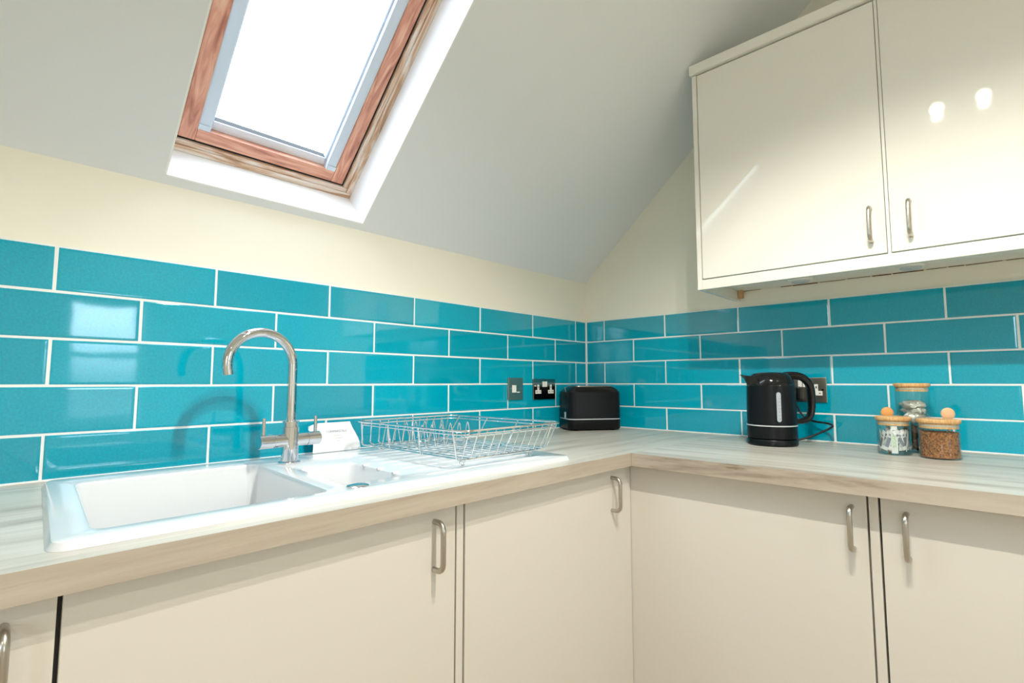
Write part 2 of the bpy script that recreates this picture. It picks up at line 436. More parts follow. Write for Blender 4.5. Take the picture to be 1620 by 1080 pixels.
w3 = struct_empty('fill_window')  # unseen window, added to bring in fill daylight
for nm, a in (('window_frame', (VY0, VY1, VZ0, VZ0 + .05)), ('window_frame', (VY0, VY1, VZ1 - .05, VZ1)), ('window_frame', (VY0, VY0 + .05, VZ0 + .05, VZ1 - .05)),
              ('window_frame', (VY1 - .05, VY1, VZ0 + .05, VZ1 - .05)), ('mullion', (-2.27, -2.23, VZ0 + .05, VZ1 - .05))):
    bm = bm_new(); box(bm, XL - .07, XL - .02, a[0], a[1], a[2], a[3], bev=.003); obj(nm, bm, M['reveal'], w3)
bm = bm_new(); box(bm, XL - .05, XL - .046, VY0 + .05, VY1 - .05, VZ0 + .05, VZ1 - .05); obj('glass_pane', bm, M['pane'], w3)

# ------------------------------------------------------------------ tiles
ZR = [0.5125, 0.4106, 0.3073, 0.2043, 0.0998, 0.0]
PITCH, G = 0.3167, 0.0046
rng = random.Random(4)
_tile = {}
def tile_mesh(w, h):
    key = (round(w, 4), round(h, 4))
    if key not in _tile:
        bm = bm_new()
        hw, hh = w / 2, h / 2
        # flat face with a softly pressed edge
        rings = []
        for ins, y in ((0, 0.006), (0.0, 0.0016), (0.0012, 0.0006), (0.0028, 0.0002), (0.006, 0.0)):
            rings.append([(-hw + ins, y, -hh + ins), (hw - ins, y, -hh + ins), (hw - ins, y, hh - ins), (-hw + ins, y, hh - ins)])
        loft(bm, rings, cap0=False)
        bmesh.ops.recalc_face_normals(bm, faces=bm.faces[:])
        me = bpy.data.meshes.new('tile'); bm.to_mesh(me); bm.free(); me.materials.append(M['tile'])
        _tile[key] = me
    return _tile[key]

def put_tile(wall, c0, c1, z1, z0, side):
    w, h = abs(c1 - c0) - G, (z1 - z0) - G
    if w < 0.006: return
    o = bpy.data.objects.new('tile', tile_mesh(w, h)); C.objects.link(o)
    c, zc = (c0 + c1) / 2, (z0 + z1) / 2
    o.location = (c, 0, zc) if side == 'L' else (0, c, zc)
    tl, tt = rng.uniform(-.004, .004), rng.uniform(-.0035, .0035)
    o.rotation_euler = (tl, 0, tt) if side == 'L' else (tl, 0, -math.pi / 2 + tt)
    o.parent = wall
for row in range(5):
    odd = row % 2
    # left wall joints run to -x, right wall joints to -y
    for wall, j0, end, side in ((wall_left, 0.2452 if odd else 0.0868, 2.75, 'L'), (wall_right, 0.2654 if odd else 0.1072, 2.10, 'R')):
        js = [0.0]; c = j0
        while c < end: js.append(c); c += PITCH
        js.append(end)
        for a, b in zip(js, js[1:]):
            a_ = a + (G / 2 if a == 0 else 0)
            put_tile(wall, -a_, -b, ZR[row], ZR[row + 1], side)
bm = bm_new(); box(bm, -2.75, 0.0, 0.0012, 0.006, 0.0, 0.5125 + .0006); obj('grout', bm, M['grout'], wall_left)
bm = bm_new(); box(bm, 0.0012, 0.006, -2.10, 0.0, 0.0, 0.5125 + .0006); obj('grout', bm, M['grout'], wall_right)
bm = bm_new(); box(bm, -0.0035, 0.001, -0.0035, 0.001, 0.0, 0.5125); obj('corner_grout', bm, M['grout'], wall_right)
# bead of white sealant where worktop meets tiles
bm = bm_new(); box(bm, -2.75, 0.0, -0.005, 0.0015, 0.0, 0.005, bev=.0015); obj('sealant_bead', bm, M['grout'], wall_left)
bm = bm_new(); box(bm, -0.005, 0.0015, -2.1, -0.005, 0.0, 0.005, bev=.0015); obj('sealant_bead', bm, M['grout'], wall_right)
# dried cracked plaster line under the wall cupboard
bm = bm_new()
yy = -0.76
while yy < 0 and yy > -1.75:
    l = rng.uniform(.03, .09)
    if rng.random() < .85:
        tube(bm, [(0.004, yy, .5735 + rng.uniform(-.001, .001)), (0.004, yy - l, .5735 + rng.uniform(-.001, .001))], rng.uniform(.0007, .0018), n=5)
    yy -= l * 1.1
obj('cracked_joint', bm, mat('crack_brown', (0.16, 0.07, 0.03), 0.9), wall_right)

# ------------------------------------------------------------------ worktop
YF, XF = -0.673, -0.724
wt = thing('worktop', 'pale bleached-oak L-shaped worktop running round the corner under the teal tiles', 'worktop')
def wtop(name, boxes, mt, me_, parent):
    bm = bm_new()
    for b_ in boxes: box(bm, *b_, -0.038, -0.0002)
    bmesh.ops.remove_doubles(bm, verts=bm.verts, dist=1e-5)
    for f in bm.faces:
        f.material_index = 1 if abs(f.normal.z) < 0.5 else 0
    return obj(name, bm, [mt, me_], parent)
BX = (-1.985, -1.40, -0.585, -0.10)       # cut-out for the bowls
bm = bm_new()
for b_ in ((-2.75, BX[0], YF, -0.001), (BX[1], -0.001, YF, -0.001), (BX[0], BX[1], YF, BX[2]), (BX[0], BX[1], BX[3], -0.001)):
    box(bm, *b_, -0.038, 0.0)
bm.faces.ensure_lookup_table()
bmesh.ops.recalc_face_normals(bm, faces=bm.faces[:])
for f in bm.faces: f.material_index = 1 if f.normal.y < -0.5 else 0
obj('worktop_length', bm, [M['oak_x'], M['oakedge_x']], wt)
bm = bm_new(); box(bm, XF, -0.001, -2.1, YF - .0006, -0.038, 0.0)
bmesh.ops.recalc_face_normals(bm, faces=bm.faces[:])
for f in bm.faces: f.material_index = 1 if f.normal.x < -0.5 else 0
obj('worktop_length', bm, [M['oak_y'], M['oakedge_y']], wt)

# ------------------------------------------------------------------ handles and cabinets
def handle(parent, p, axis, length=0.110, off=0.030, r=0.0056):
    """bow handle on a door face; p = upper fixing point on the door, axis = outward direction"""
    a = Vector(axis); p = Vector(p); lo = p + Vector((0, 0, -length + 2 * r))
    p = p + Vector((0, 0, -r)); br = 0.016
    pts = [p]
    for c, s0 in ((p, 1), (lo, -1)):
        arc = []
        for k in range(7):
            t = math.pi / 2 * k / 6
            arc.append(c + a * (off - br + br * math.sin(t)) + Vector((0, 0, -s0 * br * (1 - math.cos(t)))))
        pts += arc if s0 == 1 else arc[::-1]
    pts.append(lo)
    bm = bm_new(); tube(bm, pts, r, n=12)
    return obj('handle', bm, M['steel'], parent, smooth=True, angle=60)

YD, XD = -0.645, -0.683       # door faces of the two base runs
ZT, ZB = -0.0405, -0.765
def base_left(name, label, x0, x1, hx, fill=None):
    t = thing(name, label, 'cabinet', (0, 0, 0))
    bm = bm_new()
    for a in ((x0, x0 + .018, YD + .022, -.002, ZB, -.0385), (x1 - .018, x1, YD + .022, -.002, ZB, -.0385), (x0 + .018, x1 - .018, YD + .022, -.002, ZB, ZB + .018),
              (x0 + .018, x1 - .018, -.02, -.002, ZB + .018, -.2), (x0 + .018, x1 - .018, YD + .022, YD + .04, -.075, -.0385)):
        box(bm, *a)
    obj('body', bm, M['carcass'], t)
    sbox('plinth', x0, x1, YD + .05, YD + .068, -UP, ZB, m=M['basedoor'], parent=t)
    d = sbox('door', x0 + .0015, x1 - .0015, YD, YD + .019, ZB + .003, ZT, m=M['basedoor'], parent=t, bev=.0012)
    if hx is not None: handle(d, (hx, YD, -0.062), (0, -1, 0))
    if fill: sbox('filler_strip', fill[0], fill[1], YD + .001, YD + .6, ZB, ZT, m=M['basedoor'], parent=t, bev=.0008)
    return t
base_left('base_cabinet', 'cream base cabinet at the left edge, left of the sink cabinet', -2.60, -2.0050, -2.052)
base_left('base_cabinet', 'wide cream base cabinet under the white sink', -2.0030, -1.3805, -1.4375, (-1.3775, -1.3590))
base_left('base_cabinet', 'cream base cabinet under the dish rack end, meeting the inner corner', -1.3560, -0.6836, -0.7895)
t = thing('gap_shade_strip', 'narrow dark strip painting the shade in the gap between the two leftmost base cabinets', 'strip')
bm = bm_new(); box(bm, -2.0063, -2.0017, YD + .008, YD + .03, ZB, -.0385); obj('painted_shade', bm, M['dark'], t)  # near-black colour stands in for the shade inside the gap

def base_right(name, label, y0, y1, hy, fill=None):
    t = thing(name, label, 'cabinet', (0, 0, 0))
    bm = bm_new()
    for a in ((XD + .022, -.002, y0, y0 - .018, ZB, -.0385), (XD + .022, -.002, y1 + .018, y1, ZB, -.0385), (XD + .022, -.002, y1 + .018, y0 - .018, ZB, ZB + .018),
              (-.02, -.002, y1 + .018, y0 - .018, ZB + .018, -.0385), (XD + .022, XD + .04, y1 + .018, y0 - .018, -.075, -.0385)):
        box(bm, *a)
    obj('body', bm, M['carcass'], t)
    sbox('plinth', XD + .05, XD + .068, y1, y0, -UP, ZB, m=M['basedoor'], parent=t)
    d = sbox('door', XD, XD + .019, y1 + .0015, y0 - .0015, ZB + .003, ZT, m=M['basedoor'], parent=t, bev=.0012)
    handle(d, (XD, hy, -0.067), (-1, 0, 0))
    if fill: sbox('filler_strip', XD + .001, XD + .6, fill[1], fill[0], ZB, ZT, m=M['basedoor'], parent=t, bev=.0008)
    return t
base_right('base_cabinet', 'cream base cabinet below the kettle, right of the inner corner', -0.6385, -1.2520, -1.2220, (-1.2545, -1.2725))
base_right('base_cabinet', 'cream base cabinet at the right edge, below the coffee jars', -1.2752, -1.90, -1.3225)

# wall cupboard: two doors
XU = -0.355
wc = thing('wall_cabinet', 'glossy cream two-door wall cupboard hung beside the sloping ceiling above the kettle', 'cabinet')
y0, ym, y1 = -0.7335, -1.2835, -1.835
bm = bm_new()
box(bm, XU + .02, 0.004, y0 - .018, y1 + .018, 0.5755, 0.592)
box(bm, XU + .02, 0.004, y0 - .018, y1 + .018, 1.303, 1.321)
box(bm, XU + .022, 0.004, ym + .008, ym - .008, 0.592, 1.303)
box(bm, -0.004, 0.004, y0 - .018, y1 + .018, 0.592, 1.303)
obj('body', bm, M['carcass'], wc)
sbox('end_panel', XU, 0.004, y0, y0 - .016, 0.5355, 1.3215, m=M['door'], parent=wc, bev=.0008)
sbox('end_panel', XU, 0.004, y1, y1 + .016, 0.5355, 1.3215, m=M['door'], parent=wc, bev=.0008)
sbox('pelmet', XU, XU + .019, y0 - .016, y1 + .016, 0.5355, 0.5695, m=M['door'], parent=wc, bev=.0015)
bm = bm_new()
cpts = [(y0 + .008, 0), (y1 - .008, 0)]
box(bm, XU - .012, 0.0, y0 + .005, y1 - .008, 1.3235, 1.358, bev=.0015); obj('cornice', bm, M['door'], wc)
for ya, yb, hy in ((y0 - .0185, ym + .006, -1.2435), (ym - .0045, y1 + .0185, -1.3320)):
    d = sbox('door', XU + .001, XU + .02, ya, yb, 0.5735, 1.3185, m=M['door'], parent=wc, bev=.0012)
    handle(d, (XU, hy, 0.712), (-1, 0, 0), length=0.112)
sbox('centre_stile', XU + .004, XU + .022, ym + .0045, ym - .003, 0.5705, 1.321, m=M['carcass'], parent=wc)
sbox('timber_batten', -0.022, -0.002, y0 - .0175, y0 - .034, 0.545, 0.5755, m=M['timber'], parent=wc)
for y, lb in ((-0.9986, 'small round grey puck light under the wall cupboard, the one nearer the corner'), (-1.3052, 'small round grey puck light under the wall cupboard, nearer the right edge')):
    t = thing('puck_light', lb, 'light', (-0.1165, y, 0.5755))
    bm = bm_new(); lathe(bm, [(0, -.010), (.034, -.010), (.038, -.006), (.038, 0), (0, 0)], 32); obj('housing', bm, M['white_plastic'], t, smooth=True)
    bm = bm_new(); lathe(bm, [(0, -.0175), (.018, -.017), (.026, -.0145), (.0285, -.010), (0, -.010)], 32); obj('lens', bm, M['puck'], t, smooth=True)
# small fixing clips under the cupboard
for y in (-0.80, -1.086, -1.39):
    sbox('fixing_clip', XU + .019, XU + .030, y, y - .010, 0.560, 0.5755, m=M['white_plastic'], parent=wc)

# ------------------------------------------------------------------ lamps
def bulb(parent, loc, k):
    ld = bpy.data.lights.new('lamp_light', 'SPOT'); ld.shadow_soft_size = 0.012; ld.energy = SPOT_W * k; ld.color = SPOT_COL
    ld.spot_size = math.radians(150); ld.spot_blend = 0.55
    lo = bpy.data.objects.new('lamp_light', ld); C.objects.link(lo); lo.location = loc; lo.parent = parent
# spotlight bar hanging from the ceiling with two heads
fb = thing('spotlight_bar', 'white ceiling spotlight bar with two lit bulbs, mirrored in the cupboard door', 'light', (HEADS[0][0], (HEADS[0][1] + HEADS[1][1]) / 2, ZC))
bm = bm_new(); box(bm, -.03, .03, -.14, .14, -.022, 0, bev=.004); obj('ceiling_plate', bm, M['white_plastic'], fb)
for x, y, z, k in HEADS:
    dy = y - (HEADS[0][1] + HEADS[1][1]) / 2; dz = z - ZC
    bm = bm_new(); tube(bm, [(0, dy, -.02), (0, dy, dz + .075)], .006, n=12); obj('stem', bm, M['chrome'], fb, smooth=True)
    hd = bm_new(); lathe(hd, [(0, dz + .078), (.012, dz + .077), (.016, dz + .070), (.016, dz + .024), (0, dz + .024)], 28, c=(0, dy)); ho = obj('lamp_head', hd, M['white_plastic'], fb, smooth=True)
    bm = bm_new(); lathe(bm, [(.025 * math.sin(math.pi * q / 14), dz - .025 * math.cos(math.pi * q / 14)) for q in range(15)], 28, c=(0, dy)); obj('lamp_bulb', bm, M['lamp'], ho, smooth=True)
    bulb(fb, (0, dy, dz - .034), k)
for i, (x, y, k) in enumerate(FILL_SPOTS):
    names = ['unseen ceiling spotlight added for fill near the rear window', 'unseen ceiling spotlight added for fill in the far rear corner of the room']
    t = thing('fill_spotlight', names[i], 'light', (x, y, ZC))
    bm = bm_new(); lathe(bm, [(.0285, -.001), (.030, -.004), (.042, -.003), (.044, 0.0), (.0285, 0.0)], 32); obj('trim_ring', bm, M['chrome'], t, smooth=True)
    bm = bm_new(); lathe(bm, [(0, -.0025), (.0283, -.0025), (.0283, -0.0005), (0, -0.0005)], 24); obj('lens', bm, M['lamp'], t)
    bulb(t, (0, 0, -.022), k)
# sky portals: sampling aids in the two window openings
for nm, loc, rot, sz in (('skylight_portal', RF((OX0 + OX1) / 2, (OV0 + OV1) / 2, 0.24), None, (OX1 - OX0, OV1 - OV0)),
                         ('rear_window_portal', Vector(((WX0 + WX1) / 2, YR - .1, (WZ0 + WZ1) / 2)), (math.pi / 2, 0, 0), (WX1 - WX0, WZ1 - WZ0)),
                         ('fill_window_portal', Vector((XL - .1, (VY0 + VY1) / 2, (VZ0 + VZ1) / 2)), (0, -math.pi / 2, 0), (VZ1 - VZ0, VY1 - VY0))):
    ld = bpy.data.lights.new(nm, 'AREA'); ld.shape = 'RECTANGLE'; ld.size, ld.size_y = sz; ld.cycles.is_portal = True
    lo = bpy.data.objects.new(nm, ld); C.objects.link(lo)
    if rot is None:
        lo.rotation_euler = ROOF.to_3x3().to_euler()
    else: lo.rotation_euler = rot
    lo.location = loc

# ------------------------------------------------------------------ sink
sk = thing('sink', 'white ceramic inset sink with one and a half bowls and a ribbed drainer', 'sink')
def SHX(x, y): return x + 0.055 * (y + 0.30)       # the sink sits slightly off square
def quadring(x0, x1, y0, y1, z, r=0.012, n=4):
    return [(SHX(px, py), py, z) for px, py in rrect(x0, x1, y0, y1, r, n)]
SX0, SX1, SY0, SY1, SZ = -1.993, -0.935, -0.616, -0.060, 0.011
big = (-1.957, -1.607, -0.578, -0.140)
half = (-1.566, -1.424, -0.5435, -0.290)
def deck(name):
    bm = bm_new()
    outer = quadring(SX0, SX1, SY0, SY1, SZ, 0.018)
    def ring_verts(pts): return [bm.verts.new(p) for p in pts]
    o = ring_verts(outer)
    loops = [o]
    holes = []
    for h in (big, half):
        holes.append(ring_verts(quadring(*h, SZ, 0.022)))
    es = []
    for lp in [o] + holes:
        for a, b in zip(lp, lp[1:] + lp[:1]): es.append(bm.edges.new((a, b)))
    bmesh.ops.triangle_fill(bm, use_beauty=True, use_dissolve=False, edges=es, normal=(0, 0, 1))
    # outer bevelled skirt
    prev = o
    for d, z in ((0.003, SZ - .0012), (0.009, 0.0002)):
        cur = ring_verts(quadring(SX0 - d, SX1 + d, SY0 - d, SY1 + d, z, 0.018 + d))
        for k in range(len(cur)):
            k2 = (k + 1) % len(cur); bm.faces.new((prev[k], prev[k2], cur[k2], cur[k]))
        prev = cur
    # bowls with rolled lips
    for (x0, x1, y0_, y1_), lp, dep in ((big, holes[0], 0.175), (half, holes[1], 0.115)):
        prev = lp
        prof = [(0.0025, SZ - .0012), (0.005, SZ - .006), (0.010, -dep * .5), (0.016, -dep + .03), (0.024, -dep + .010), (0.040, -dep)]
        for d, z in prof:
            cur = ring_verts(quadring(x0 + d, x1 - d, y0_ + d, y1_ - d, z, 0.022))
            for k in range(len(cur)):
                k2 = (k + 1) % len(cur); bm.faces.new((prev[k], prev[k2], cur[k2], cur[k]))
            prev = cur
        bm.faces.new(prev)
    return obj(name, bm, M['sink'], sk, smooth=True, angle=35)
deck('basin')
# drainer ribs
for k in range(9):
    y = -0.15 - k * 0.052
    bm = bm_new()
    pts = [(SHX(-1.385, y), y, SZ - .0035), (SHX(-1.37, y), y, SZ - .0019), (SHX(-1.02, y), y, SZ - .0019), (SHX(-1.0, y), y, SZ - .0035)]
    tube(bm, pts, 0.0035, n=8)
    obj('drainer_rib', bm, M['sink'], sk, smooth=True)
# notches on the small bowl edge
for y in (-0.36, -0.43, -0.50):
    bm = bm_new(); tube(bm, [(SHX(-1.432, y), y, SZ - .001), (SHX(-1.417, y), y, SZ)], 0.004, n=8); obj('drain_notch', bm, M['sink'], sk, smooth=True)
bm = bm_new(); lathe(bm, [(0, -.0015), (.034, -.0015), (.040, .001), (.042, 0.0)], 28, c=(SHX(-1.79, -.36), -.36)); w_ = obj('waste', bm, M['chrome'], sk, smooth=True); w_.location.z = -.1735
bm = bm_new(); lathe(bm, [(0, -.0015), (.024, -.0015), (.030, .001), (.032, 0.0)], 28, c=(SHX(-1.495, -.41), -.41)); w_ = obj('waste', bm, M['chrome'], sk, smooth=True); w_.location.z = -.1135
bm = bm_new(); lathe(bm, [(.0215, SZ), (.0215, SZ + .0015), (.018, SZ + .0035), (.010, SZ + .0045), (0, SZ + .0048)], 28, c=(-1.568, -.572)); obj('tap_hole_cover', bm, M['chrome'], sk, smooth=True)

# ------------------------------------------------------------------ mixer tap
TX, TY = -1.541, -0.190
tp = thing('mixer_tap', 'tall chrome swan-neck mixer tap with two lever handles behind the sink bowls', 'tap', (TX, TY, SZ))
bm = bm_new(); lathe(bm, [(.026, .0003), (.0265, .003), (.0245, .0045), (.0205, .006), (.0195, .03), (.0195, .088), (.0, .088)], 40); obj('body', bm, M['chrome'], tp, smooth=True)
bm = bm_new(); lathe(bm, [(.0, .088), (.0198, .088), (.0198, .089), (.0168, .0895), (.0168, .1005), (.0205, .101), (.0205, .1035), (.0, .1036)], 36); obj('collar', bm, M['chrome'], tp, smooth=True, angle=30)
R = 0.0775; zs = 0.244
pts = [(0, 0, .088), (0, 0, .15), (0, 0, .2), (0, 0, zs)]
for k in range(1, 23):
    a = math.pi * 1.08 * k / 22
    pts.append((-(R - R * math.cos(a)), 0, zs + R * math.sin(a)))
ang = math.pi * 1.08
pts.append((-(R - R * math.cos(ang)) - .0 + .001, 0, zs + R * math.sin(ang) - .006))
bm = bm_new(); tube(bm, pts, [.0118] * len(pts), n=24); spout = obj('spout', bm, M['chrome'], tp, smooth=True, angle=50); spout.rotation_euler.z = math.radians(4)
for s in (-1, 1):
    bm = bm_new()
    x0_, x1_ = s * 0.012, s * 0.0765
    rg = []
    for x, r_ in ((x0_, .0165), (s * .0415, .0165), (s * .0415, .0155), (s * .043, .0155), (s * .043, .017), (x1_ - s * .001, .017), (x1_, .016)):
        rg.append([(x, r_ * math.cos(2 * math.pi * k / 28), .057 + r_ * math.sin(2 * math.pi * k / 28)) for k in range(28)])
    loft(bm, rg); arm = obj('lever_arm', bm, M['chrome'], tp, smooth=True, angle=30); arm.rotation_euler.z = math.radians(3)
    bm = bm_new(); tube(bm, [(s * .066, 0, .072), (s * .066, 0, .114)], .0043, n=14); obj('lever_pin', bm, M['chrome'], arm, smooth=True)

# ------------------------------------------------------------------ soap packet leaning on the tiles
pk = thing('soap_packet', 'small white flat sachet with grey print leaning against the tiles behind the tap', 'packet', (-1.352, -0.062, SZ + .0005))
bm = bm_new()
nx, nz = 12, 8; wv, hv = 0.150, 0.080
def pkp(u, v, s):
    x = (u - .5) * (wv * (1.0 - .12 * (v))) + .004 * math.sin(v * 5)
    z = v * hv
    th = .0085 * (max(0, math.sin(math.pi * u)) ** .5) * (max(0, math.sin(math.pi * v)) ** .45) + .0006
    th += .0009 * math.sin(u * 17 + v * 9) * math.sin(math.pi * u) * math.sin(math.pi * v)
    y = .046 * v + s * th
    if u < .2 and v > .75: z -= (.2 - u) * .04
    return (x, y - .011, z)
for s in (-1, 1):
    gv = [[bm.verts.new(pkp(i / nx, j / nz, s)) for j in range(nz + 1)] for i in range(nx + 1)]
    for i in range(nx):
        for j in range(nz): bm.faces.new((gv[i][j], gv[i + 1][j], gv[i + 1][j + 1], gv[i][j + 1]))
bmesh.ops.remove_doubles(bm, verts=bm.verts, dist=.0014)
obj('wrapper', bm, M['paper'], pk, smooth=True, angle=60)
def text_part(name, s, size, m, parent, loc, rot, ext=0.0001, align='CENTER'):
    cu = bpy.data.curves.new(name, 'FONT'); cu.body = s; cu.size = size; cu.extrude = ext; cu.align_x = align; cu.align_y = 'CENTER'
    ob = bpy.data.objects.new(name, cu); C.objects.link(ob)
    dg = bpy.context.evaluated_depsgraph_get(); me = bpy.data.meshes.new_from_object(ob.evaluated_get(dg))
    bpy.data.objects.remove(ob); me.materials.clear(); me.materials.append(m)
    o = bpy.data.objects.new(name, me); C.objects.link(o); o.parent = parent; o.location = loc; o.rotation_euler = rot
    return o
rt_ = math.atan2(.080, .046)
text_part('printed_text', 'COMMERSTALK', 0.0095, M['print_grey'], pk, (0.006, .0125 - .0030, .056), (rt_, 0, 0))
for k, (s, z) in enumerate((('cleansing bar', .044), ('for the kitchen', .037), ('25 g', .029))):
    text_part('printed_text', s, 0.005, M['silicone'], pk, (0.006, -.011 + .046 * z / .08 - .0098, z), (rt_, 0, 0))

# ------------------------------------------------------------------ dish rack
dr = thing('dish_rack', 'chrome wire dish drainer standing on the ribbed sink drainer', 'dish rack', (-1.150, -0.372, SZ + .0020), math.radians(0.5))
RW, RD, RH = 0.186, 0.234, 0.088       # half width (x), half depth (y), rim height
BW, BD, BZ = 0.158, 0.220, 0.019
FEET = []
for fx_, fy_ in ((-1.2885, -0.557), (-1.045, -0.549), (-1.256, -0.152), (-1.018, -0.142)):
    q_ = Matrix.Rotation(math.radians(-0.5), 2) @ Vector((fx_ + 1.150, fy_ + 0.372)); FEET.append((q_.x, q_.y))
OFX, OFY = sum(p[0] for p in FEET) / 4, sum(p[1] for p in FEET) / 4
def ringpts(w, d, z, r): return [(x, y, z) for x, y in rrect(-w, w, -d, d, r, 6)]
bm = bm_new(); tube(bm, ringpts(RW, RD, RH, .035), .0027, n=8, closed=True); obj('rim', bm, M['wire'], dr, smooth=True)
bm = bm_new(); tube(bm, ringpts(RW - .006, RD - .006, RH - .009, .03), .0018, n=8, closed=True); obj('rim', bm, M['wire'], dr, smooth=True)
def uwire(a, b, c_, d_):
    return smooth_path([a, (Vector(a) * .12 + Vector(b) * .88), b, (Vector(b) * .85 + Vector(c_) * .15), (Vector(b) * .15 + Vector(c_) * .85), c_, (Vector(c_) * .88 + Vector(d_) * .12), d_], 2)
for k in range(12):
    f = -1 + 2 * k / 11
    xt, xb = f * (RW - .026), f * (BW - .004)
    bm = bm_new(); tube(bm, uwire((xt, -RD + .003, RH), (xb + OFX, -BD + OFY, BZ), (xb + OFX, BD + OFY, BZ), (xt, RD - .003, RH)), .0014, n=6); obj('cross_wire', bm, M['wire'], dr, smooth=True)
for k in range(4):
    f = -1 + 2 * k / 3
    yt, yb = f * (RD - .035), f * (BD - .012)
    bm = bm_new(); tube(bm, uwire((-RW + .003, yt, RH), (-BW + OFX, yb + OFY, BZ - .003), (BW + OFX, yb + OFY, BZ - .003), (RW - .003, yt, RH)), .0018, n=6); obj('side_wire', bm, M['wire'], dr, smooth=True)
bm = bm_new(); tube(bm, [(p[0] + OFX, p[1] + OFY, p[2]) for p in ringpts(BW - .02, BD - .008, BZ - .003, .02)], .0022, n=8, closed=True); obj('base_wire', bm, M['wire'], dr, smooth=True)
for yy in (0.150, 0.030):
    pts = []
    n_ = 240; per = 7; x_a = -BW + .010; step = 0.033
    for k in range(n_ + 1):
        u = k / n_; ph = u * per * 2 * math.pi
        zz = BZ + .003 + .060 * (0.5 - 0.5 * math.cos(ph))
        pts.append((x_a + u * per * step, yy, zz))
    bm = bm_new(); tube(bm, pts, .0014, n=6); obj('plate_divider', bm, M['wire'], dr, smooth=True)
for x, y in FEET:
    bm = bm_new()
    tube(bm, [(x + .0065 * math.cos(2 * math.pi * k / 14), y, .0085 + .0065 * math.sin(2 * math.pi * k / 14)) for k in range(14)], .0026, n=8, closed=True)
    obj('foot', bm, M['wire'], dr, smooth=True)

# ------------------------------------------------------------------ toaster
ta = math.radians(-34)
to = thing('toaster', 'black two-slice toaster with a thin silver band in the tiled corner', 'toaster', (-0.163, -0.131, 0.0), ta)
TL, TD = 0.124, 0.080
def tring(l, d, z, r): return [(x, y, z) for x, y in rrect(-l, l, -d, d, r, 7)]
bm = bm_new(); loft(bm, [tring(TL - .004, TD - .004, .005, .030), tring(TL, TD, .010, .034), tring(TL, TD, .0485, .034)]); obj('base', bm, M['black'], to, smooth=True, angle=50)
bm = bm_new(); loft(bm, [tring(TL + .0006, TD + .0006, .0485, .0345), tring(TL + .0008, TD + .0008, .0498, .0345), tring(TL + .0006, TD + .0006, .0520, .0345)]); obj('silver_band', bm, M['label'], to, smooth=True, angle=50)
bm = bm_new(); loft(bm, [tring(TL, TD, .0520, .034), tring(TL - .001, TD - .001, .168, .034)]); obj('shell', bm, M['ribbed'], to, smooth=True, angle=50)
bm = bm_new(); loft(bm, [tring(TL - .0005, TD - .0005, .168, .034), tring(TL - .006, TD - .006, .176, .032), tring(TL - .016, TD - .012, .187, .030), tring(TL - .032, TD - .020, .1925, .028)]); obj('top_cover', bm, M['gloss'], to, smooth=True, angle=60)
bm = bm_new(); loft(bm, [tring(TL - .030, TD - .018, .1925, .026), tring(TL - .031, TD - .019, .1955, .026), tring(TL - .035, TD - .023, .1955, .024)]); 
obj('slot_plate', bm, M['plate'], to, smooth=True, angle=30)
for s in (-1, 1):
    sbox('bread_slot', -.075, .075, s * .024 - .012, s * .024 + .012, .1950, .1960, m=M['dark_plastic'], parent=to)
sbox('lever', TL - .001, TL + .016, -.018, .006, .056, .074, m=M['white_plastic'], parent=to, bev=.003)
sbox('rating_label', -TL - .0008, -TL + .001, -.032, -.012, .053, .080, m=M['label'], parent=to)
for x, y in ((-.085, -.05), (.085, -.05), (-.085, .05), (.085, .05)):
    bm = bm_new(); lathe(bm, [(0, 0), (.010, 0), (.011, .006), (0, .006)], 16, c=(x, y)); obj('foot', bm, M['rubber'], to)

# ------------------------------------------------------------------ kettle
KX, KY = -0.203, -0.913
kt = thing('kettle', 'matt black jug kettle with a clear water gauge on its power base', 'kettle', (KX, KY, 0), math.radians(-46))
# local +x points to the right of the picture (handle side), local -y to the camera
bm = bm_new(); lathe(bm, [(0, 0), (.074, 0), (.078, .004), (.0785, .018), (.0765, .021), (0, .021)], 56); obj('power_base', bm, M['black'], kt, smooth=True, angle=40)
bm = bm_new(); lathe(bm, [(0, .0225), (.0745, .0225), (.0775, .026), (.0772, .0655), (.0, .0655)], 56); obj('lower_body', bm, M['black'], kt, smooth=True, angle=40)
bm = bm_new(); lathe(bm, [(0, .0655), (.0782, .0655), (.0785, .0672), (.0782, .0690), (0, .0690)], 56); obj('chrome_ring', bm, M['label'], kt, smooth=True, angle=40)
bm = bm_new(); lathe(bm, [(0, .069), (.0772, .069), (.0768, .12), (.0752, .20), (0, .20)], 96); obj('jug', bm, M['ribbed'], kt, smooth=True, angle=40)
bm = bm_new(); lathe(bm, [(0, .20), (.0755, .20), (.0750, .205), (.0715, .218), (.064, .232), (.054, .241), (.035, .2455), (0, .2475)], 56); obj('lid', bm, M['gloss'], kt, smooth=True, angle=50)
# spout
bm = bm_new()
rg = []
for x, z, w, h in ((-.058, .205, .040, .052), (-.072, .212, .028, .042), (-.082, .222, .017, .026), (-.090, .233, .010, .010)):
    rg.append([(x - .010 * (zz) / 1.0 * (1 if zz > 0 else 0), w * yy, z + h * .5 * zz) for yy, zz in ((-1, 1), (-1, 0.2), (-.5, -.6), (0, -1), (.5, -.6), (1, .2), (1, 1))])
loft(bm, rg); obj('spout', bm, M['gloss'], kt, smooth=True, angle=50)
